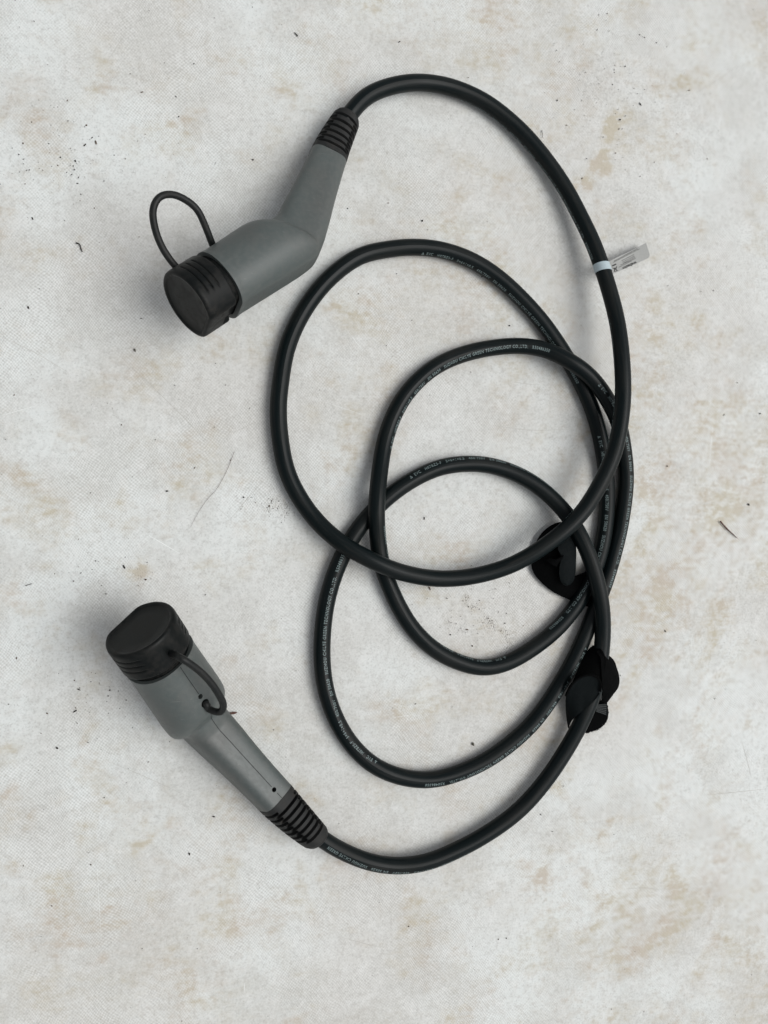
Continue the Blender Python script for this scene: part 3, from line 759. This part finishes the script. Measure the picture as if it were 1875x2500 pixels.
# ------------------------------------------------------------------ hook and loop straps
def ribbon(name, A, B, mat, parent, na=40, nb=10, th=.0014, sag=0.0, fray=0.0, seed=1, so=.27128, ox=1240, oy=1240):
    fa = lambda E: resample(catmull(np.array([P(ox + x * so, oy + y * so, z) for x, y, z in E]), 8), .0002)
    def even(E):
        c, s_ = fa(E); q = np.linspace(0, s_[-1], na + 1)
        return np.stack([np.interp(q, s_, c[:, i]) for i in range(3)], 1)
    a, b = even(A), even(B); r = np.random.default_rng(seed)
    G = np.zeros((na + 1, nb + 1, 3))
    fr = r.normal(0, 1, (na + 1, 2)) * fray
    for j in range(nb + 1):
        q = j / nb; G[:, j] = a * (1 - q) + b * q
        G[:, j, 2] += sag * 4 * q * (1 - q)
    if fray:
        d = b - a; d /= np.linalg.norm(d, axis=1)[:, None] + 1e-9
        G[:, 0] += d * fr[:, :1]; G[:, -1] += d * fr[:, 1:]
    G[..., 2] += (r.random(G.shape[:2]) - .5) * .0002
    du = np.gradient(G, axis=0); dv = np.gradient(G, axis=1); Nn = np.cross(du, dv); Nn /= np.linalg.norm(Nn, axis=2)[..., None] + 1e-12
    Nn *= np.sign(Nn[..., 2:] + 1e-9)
    V = np.vstack([(G + Nn * th / 2).reshape(-1, 3), (G - Nn * th / 2).reshape(-1, 3)]); V[:, 2] = np.maximum(V[:, 2], .0003)
    F = []; m_ = (na + 1) * (nb + 1)
    for k in (0, m_):
        for i in range(na):
            for j in range(nb):
                q = k + i * (nb + 1) + j; F.append((q, q + 1, q + nb + 2, q + nb + 1))
    rim = [i * (nb + 1) for i in range(na + 1)] + [na * (nb + 1) + j for j in range(1, nb + 1)] + [i * (nb + 1) + nb for i in range(na - 1, -1, -1)] + [j for j in range(nb - 1, 0, -1)]
    for i in range(len(rim)):
        x, y = rim[i], rim[(i + 1) % len(rim)]; F.append((x, y, y + m_, x + m_))
    return mesh_obj(name, V, F, mat, parent, angle=50)

s1 = bpy.data.objects.new("cable_strap", None); sc.collection.objects.link(s1)
tag(s1, "black fabric strap curled into a round loop under the upper cable crossing", "cable strap", "fabric straps on the cable")
ribbon("loop_band", [(760, 900, .004), (640, 860, .004), (540, 818, .004), (400, 750, .004), (285, 650, .004), (222, 560, .004), (212, 460, .004), (235, 350, .004), (300, 235, .004), (380, 165, .004), (470, 132, .004), (560, 150, .005)],
       [(770, 560, .006), (700, 575, .008), (610, 612, .012), (575, 620, .016), (555, 600, .018), (540, 560, .018), (535, 500, .018), (540, 440, .018), (560, 360, .018), (575, 300, .018), (590, 260, .018), (610, 240, .016)], M_strap, s1, sag=.003, fray=.00004)
ribbon("hook_tab", [(470, 215, .018), (458, 300, .021), (450, 370, .023), (482, 440, .024), (466, 520, .024), (462, 590, .022), (474, 650, .020), (500, 684, .019), (522, 694, .0188)],
       [(600, 215, .018), (608, 300, .021), (611, 370, .023), (611, 440, .024), (608, 520, .024), (603, 590, .022), (588, 650, .020), (556, 686, .019), (524, 695, .0188)], M_hook, s1, sag=.0018)
ribbon("folded_end", [(335, 462, .019), (385, 500, .021), (438, 532, .021)], [(372, 452, .022), (440, 462, .026), (500, 428, .026)], M_strap, s1, na=14, nb=5)

s2 = bpy.data.objects.new("cable_strap.001", None); sc.collection.objects.link(s2)
tag(s2, "black fabric strap wound round the lower cable with an open fold and a frayed tail", "cable strap", "fabric straps on the cable")
ribbon("loop_band", [(768, 1240, .010), (730, 1275, .012), (690, 1330, .014), (640, 1440, .016), (590, 1550, .017), (527, 1690, .018)],
       [(800, 1245, .020), (860, 1300, .0285), (880, 1370, .0300), (870, 1450, .0305), (850, 1520, .0285), (836, 1600, .0265)], M_strap, s2, sag=.0025, fray=.00004)
ribbon("side_band", [(800, 1262, .016), (905, 1332, .014), (950, 1375, .010), (978, 1450, .006), (998, 1530, .004), (990, 1610, .003), (940, 1680, .003), (893, 1738, .004)],
       [(790, 1290, .024), (830, 1350, .0300), (835, 1420, .0308), (838, 1480, .0312), (842, 1540, .030), (846, 1600, .027), (848, 1670, .020), (846, 1745, .012)], M_strap, s2, sag=.004, fray=.00012, seed=4)
ribbon("open_fold", [(522, 1690, .018), (560, 1612, .026), (620, 1545, .032), (690, 1510, .036), (760, 1508, .038), (812, 1535, .038), (836, 1585, .036), (834, 1650, .034)],
       [(548, 1985, .003), (552, 1960, .006), (575, 1915, .012), (620, 1868, .018), (680, 1820, .022), (730, 1780, .026), (780, 1735, .029), (828, 1672, .032)], M_hook, s2, sag=-.0025, nb=14)
ribbon("fold_rim", [(516, 1692, .019), (556, 1606, .0275), (617, 1537, .0335), (689, 1501, .0375), (762, 1499, .0395), (818, 1528, .0395), (843, 1583, .0375), (840, 1655, .035)],
       [(528, 1694, .018), (566, 1616, .0265), (624, 1549, .0325), (692, 1515, .0365), (759, 1513, .0385), (807, 1540, .0385), (829, 1588, .0365), (827, 1650, .034)], M_strap, s2, nb=3, th=.0018)
ribbon("strap_tail", [(800, 1735, .004), (770, 1830, .0035), (735, 1930, .003), (694, 2020, .002), (700, 2024, .002)],
       [(888, 1728, .004), (896, 1800, .004), (902, 1875, .0035), (850, 1965, .003), (720, 2024, .002)], M_strap, s2, fray=.0003, seed=9)
ribbon("stitched_patch", [(800, 1765, .0062), (795, 1800, .0062), (790, 1832, .0062)], [(886, 1760, .0062), (893, 1810, .0062), (896, 1872, .0058)], M_hook, s2, na=10, nb=6, th=.0016)
V, F = [], []
for i in range(6):
    for j in range(6):
        a, b_ = (i + .5) / 6, (j + .5) / 6
        x = 800 + 88 * b_ - 6 * a; y = 1768 + a * (66 + 36 * b_) - 4 * b_
        p = P(1240 + x * .27128, 1240 + y * .27128, .0073); k = len(V)
        for dx, dy, dz in ((-.0012, -.0006, 0), (.0012, -.0006, 0), (.0012, .0006, 0), (-.0012, .0006, 0), (-.0007, 0, .0005), (.0007, 0, .0005)): V.append(p + np.array([dx, dy, dz]) * .8)
        F += [(k, k + 1, k + 5, k + 4), (k + 1, k + 2, k + 5), (k + 2, k + 3, k + 4, k + 5), (k + 3, k, k + 4)]
o = mesh_obj("stitching", V, F, flat("stitch_thread", (.05, .055, .055), .7), s2, smooth=False); o['kind'] = 'stuff'
# loose fibres along the fleece edges
def fibres(parent, pts, n, ln, seed):
    r = np.random.default_rng(seed); V, F = [], []
    P_ = np.array([P(1240 + x * .27128, 1240 + y * .27128, .003) for x, y in pts]); c, s_ = resample(catmull(P_, 8), .0005)
    for _ in range(n):
        i = r.integers(1, len(c) - 1); t_ = unit(c[i] - c[i - 1]); nn = np.array([t_[1], -t_[0], 0]) * r.choice([-1, 1])
        d = unit(nn + t_ * r.normal(0, .8) + np.array([0, 0, .2])); L_ = ln * r.uniform(.4, 1.3); p = c[i] + r.normal(0, .0003, 3) * [1, 1, .3]
        w_ = np.cross(d, [0, 0, 1]) * .00012; k = len(V)
        q = p + d * L_ * .5 + t_ * r.normal(0, .0003); e = p + d * L_ + t_ * r.normal(0, .0008)
        V += [p - w_, p + w_, q + w_, q - w_, e]; F += [(k, k + 1, k + 2, k + 3), (k + 3, k + 2, k + 4)]
    o = mesh_obj("loose_fibres", V, F, M_strap, parent, smooth=False); o['kind'] = 'stuff'
fibres(s2, [(902, 1875), (870, 1940), (800, 2000), (700, 2022)], 110, .0012, 1)
fibres(s2, [(960, 1390), (998, 1530), (980, 1620), (893, 1738)], 90, .0008, 2)
fibres(s1, [(640, 860), (400, 750), (222, 560), (212, 460), (300, 235), (470, 132)], 90, .0006, 3)

# ------------------------------------------------------------------ bits lying on the sheet
def blob(V, F, c, rx, ry, rz, ang, r, k=7):
    i0 = len(V); ca, sa = math.cos(ang), math.sin(ang)
    for q in range(k):
        a = q / k * 2 * math.pi; m_ = r.uniform(.65, 1.2); x, y = rx * m_ * math.cos(a), ry * m_ * math.sin(a)
        V.append((c[0] + x * ca - y * sa, c[1] + x * sa + y * ca, c[2]))
    V.append((c[0], c[1], c[2] + rz)); F += [(i0 + q, i0 + (q + 1) % k, i0 + k) for q in range(k)]
def specks():
    r = random.Random(11)
    for mat, n, nm, seedn in ((M_speck, 900, "dirt_specks", 1), (M_speck2, 420, "brown_crumbs", 2)):
        V, F = [], []
        for i in range(n):
            m_ = r.random()
            if m_ < .16: u, v = r.gauss(1450, 90), r.gauss(190, 90)
            elif m_ < .24: u, v = r.gauss(1160, 60), r.gauss(1500, 50)
            elif m_ < .27: u, v = r.gauss(660, 60), r.gauss(1240, 25)
            elif m_ < .40: u, v = r.gauss(160, 90), r.gauss(380, 60)
            elif m_ < .46: u, v = r.gauss(230, 60), r.gauss(1740, 50)
            elif m_ < .50: u, v = r.gauss(230, 60), r.gauss(1400, 40)
            else: u, v = r.uniform(-40, 1915), r.uniform(-40, 2540)
            sz = min(.0009, .00021 * math.exp(r.gauss(.15, .55)))
            p = P(u, v, .0001); el = r.choice([1, 1, 1.4, 2.6])
            blob(V, F, p, sz * el, sz, sz * .8, r.uniform(0, 6.3), r, 5)
        o = mesh_obj(nm, V, F, mat, None, smooth=False)
        tag(o, "tiny dark dirt specks scattered over the white sheet" if seedn == 1 else "tiny brown crumbs of dirt scattered over the white sheet", "dirt", kind='stuff')
specks()
def crumb(name, u, v, a, b_, dg, mat, label, cat, h=.5, k=12, seed=1):
    r = random.Random(seed); V, F = [], []; c = P(u, v, .0002); i0 = 0; ca, sa = math.cos(R(-dg)), math.sin(R(-dg))
    rings = 5
    for j in range(rings):
        q = j / rings; rr = math.cos(q * math.pi / 2)
        for i in range(k):
            an = i / k * 2 * math.pi; m_ = r.uniform(.88, 1.1)
            x, y = a * rr * m_ * math.cos(an), b_ * rr * m_ * math.sin(an) * (1 - .35 * math.cos(an))
            V.append((x * ca - y * sa, x * sa + y * ca, b_ * h * math.sin(q * math.pi / 2)))
    V.append((0, 0, b_ * h)); F = ring_faces(rings, k, cap1=False) + [((rings - 1) * k + i, (rings - 1) * k + (i + 1) % k, rings * k) for i in range(k)]
    o = mesh_obj(name, V, F, mat); o.location = c; tag(o, label, cat); return o
crumb("seed", 1155, 1817, .0020, .0013, 60, M_seed, "brown seed lying inside the lowest wide cable loop", "seed", h=1)
crumb("leaf_flake", 329, 855, .0016, .0010, 70, M_seed, "grey leaf flake on the sheet below the upper connector's cap", "leaf flake")
crumb("dirt_crumb", 1031, 539, .0010, .0009, 90, M_speck, "dark crumb on the sheet just above the widest cable loop", "crumb", h=1)
crumb("dirt_crumb", 408, 1199, .0013, .0007, 0, M_speck, "black oblong crumb left of the thin dark thread", "crumb")
crumb("dirt_crumb", 1828, 1232, .0015, .0010, 50, M_speck, "dark crumb near the right edge above the small twig", "crumb")
crumb("dirt_crumb", 69, 751, .0013, .0008, 70, M_speck, "dark crumb near the left edge level with the upper connector's cap", "crumb")
crumb("dirt_crumb", 1514, 292, .0010, .0009, 0, M_speck, "black crumb on the sheet right of the topmost cable arc", "crumb", h=1)
crumb("dirt_crumb", 356, 1415, .0010, .0008, 0, M_speck2, "brown crumb just above the lower connector's cap", "crumb", h=1)
crumb("dirt_crumb", 184, 393, .0011, .0007, 60, M_speck, "grey crumb on the sheet upper left of the cap tether loop", "crumb")
crumb("bark_chip", 569, 1741, .0040, .0012, -5, M_twig, "reddish bark chip sticking out beside the lower connector's grip", "bark chip", h=.8)
def stick(name, pts, r0, r1, mat, label, cat):
    c, s_ = resample(catmull([P(*p) for p in pts], 8), .0008)
    T, L, U = frames(c); n_ = len(c); m_ = 7; th = np.linspace(0, 2 * np.pi, m_, endpoint=False); r = np.random.default_rng(5)
    rad = np.linspace(r0, r1, n_) * r.uniform(.75, 1.2, n_)
    V = (c[:, None] + rad[:, None, None] * (np.cos(th)[None, :, None] * L[:, None] + np.sin(th)[None, :, None] * U[:, None])).reshape(-1, 3)
    o = mesh_obj(name, V, ring_faces(n_, m_), mat); tag(o, label, cat); return o
stick("twig", [(1759, 1273, .0012), (1774, 1290, .0011), (1788, 1303, .0010), (1800, 1314, .0006)], .0009, .0004, M_twig, "small reddish twig on the right side of the sheet", "twig")
stick("dark_thread", [(572, 1103, .0003), (560, 1135, .0003), (545, 1167, .0003), (528, 1195, .0003), (506, 1220, .0003), (485, 1250, .0003), (466, 1285, .0003)], .00016, .00008, M_twig, "long thin dark thread left of the widest cable loop", "thread")
stick("dark_fibre", [(186, 593, .0008), (194, 596, .0008), (198, 608, .0006), (201, 615, .0004)], .0007, .0004, M_speck, "short curled black fibre left of the upper connector", "fibre")
stick("dark_fibre", [(1323, 318, .0003), (1325, 336, .0003)], .0004, .0002, M_speck, "short black fibre beside the upper right cable arc", "fibre")
stick("dark_fibre", [(719, 79, .0003), (727, 88, .0004)], .0003, .0007, M_speck, "tiny black tapering fibre near the top, left of the cable", "fibre")
stick("dark_fibre", [(62, 1430, .0003), (78, 1425, .0003)], .0003, .0003, M_speck, "short black fibre lying level near the left edge above the lower connector", "fibre")
def lines(name, L, mat, wd, kind='stuff'):
    V, F = [], []
    for pts, w_ in L:
        c, _ = resample(catmull([P(x, y, 0) for x, y in pts], 8), .003); T, Lf, U = frames(c); k = len(V)
        n_ = len(c)
        for i in range(n_):
            q = i / (n_ - 1); ww = wd * w_ * (math.sin(math.pi * min(max(q, .06), .94)) ** .6)
            z = -.0008 + (fbm(np.array([c[i, 0] * 7]), np.array([c[i, 1] * 7]), 5, 3)[0] - .5) * .0012 + .00012
            for sg in (-1, 1): V.append((c[i, 0] + Lf[i, 0] * sg * ww, c[i, 1] + Lf[i, 1] * sg * ww, z))
        F += [(k + 2 * i, k + 2 * i + 1, k + 2 * i + 3, k + 2 * i + 2) for i in range(n_ - 1)]
    o = mesh_obj(name, V, F, mat, ground, smooth=False); o['kind'] = kind
lines("scratch_marks", [([(300, 875), (420, 990), (470, 1040), (530, 1105)], .8), ([(0, 820), (80, 858), (165, 908)], .6), ([(255, 860), (370, 842), (420, 835)], .5), ([(570, 1056), (625, 1030)], .6),
    ([(1800, 160), (1760, 190), (1700, 225)], .8), ([(1530, 2170), (1575, 2168), (1610, 2172)], 1), ([(1720, 1942), (1875, 1926)], .9), ([(1250, 932), (1310, 940)], .8), ([(1195, 1038), (1300, 1050), (1390, 1048)], .7),
    ([(1740, 1180), (1800, 1245)], .5), ([(265, 1860), (350, 1895), (470, 1950)], .6), ([(1810, 1805), (1823, 1850), (1835, 1900)], .9), ([(520, 1230), (560, 1265)], .5), ([(1502, 2270), (1523, 2297)], 1.3), ([(1573, 1912), (1587, 1935)], 1.3),
    ([(765, 2260), (800, 2210)], .5), ([(820, 2285), (930, 2315)], .7), ([(1640, 2300), (1720, 2360), (1740, 2385)], .6), ([(560, 1270), (640, 1175)], .6), ([(1150, 2265), (1210, 2266)], .5), ([(1120, 1644), (1200, 1648)], .6),
    ([(320, 60), (255, 160)], .4), ([(1060, 170), (1170, 168)], .4)], M_mark, .00026)
lines("pale_scratches", [([(235, 2085), (247, 2290)], .6), ([(360, 1305), (440, 1352)], 1.1), ([(0, 1015), (90, 990)], .8), ([(597, 2400), (598, 2425)], .9), ([(471, 2000), (477, 2016)], .8), ([(1745, 1000), (1730, 1160)], 1.0),
    ([(790, 980), (880, 1010)], .5), ([(850, 810), (890, 860)], .7), ([(800, 970), (930, 968)], .3), ([(960, 1752), (1010, 1745)], .6), ([(1480, 100), (1486, 190)], .5)], M_markl, .00022)
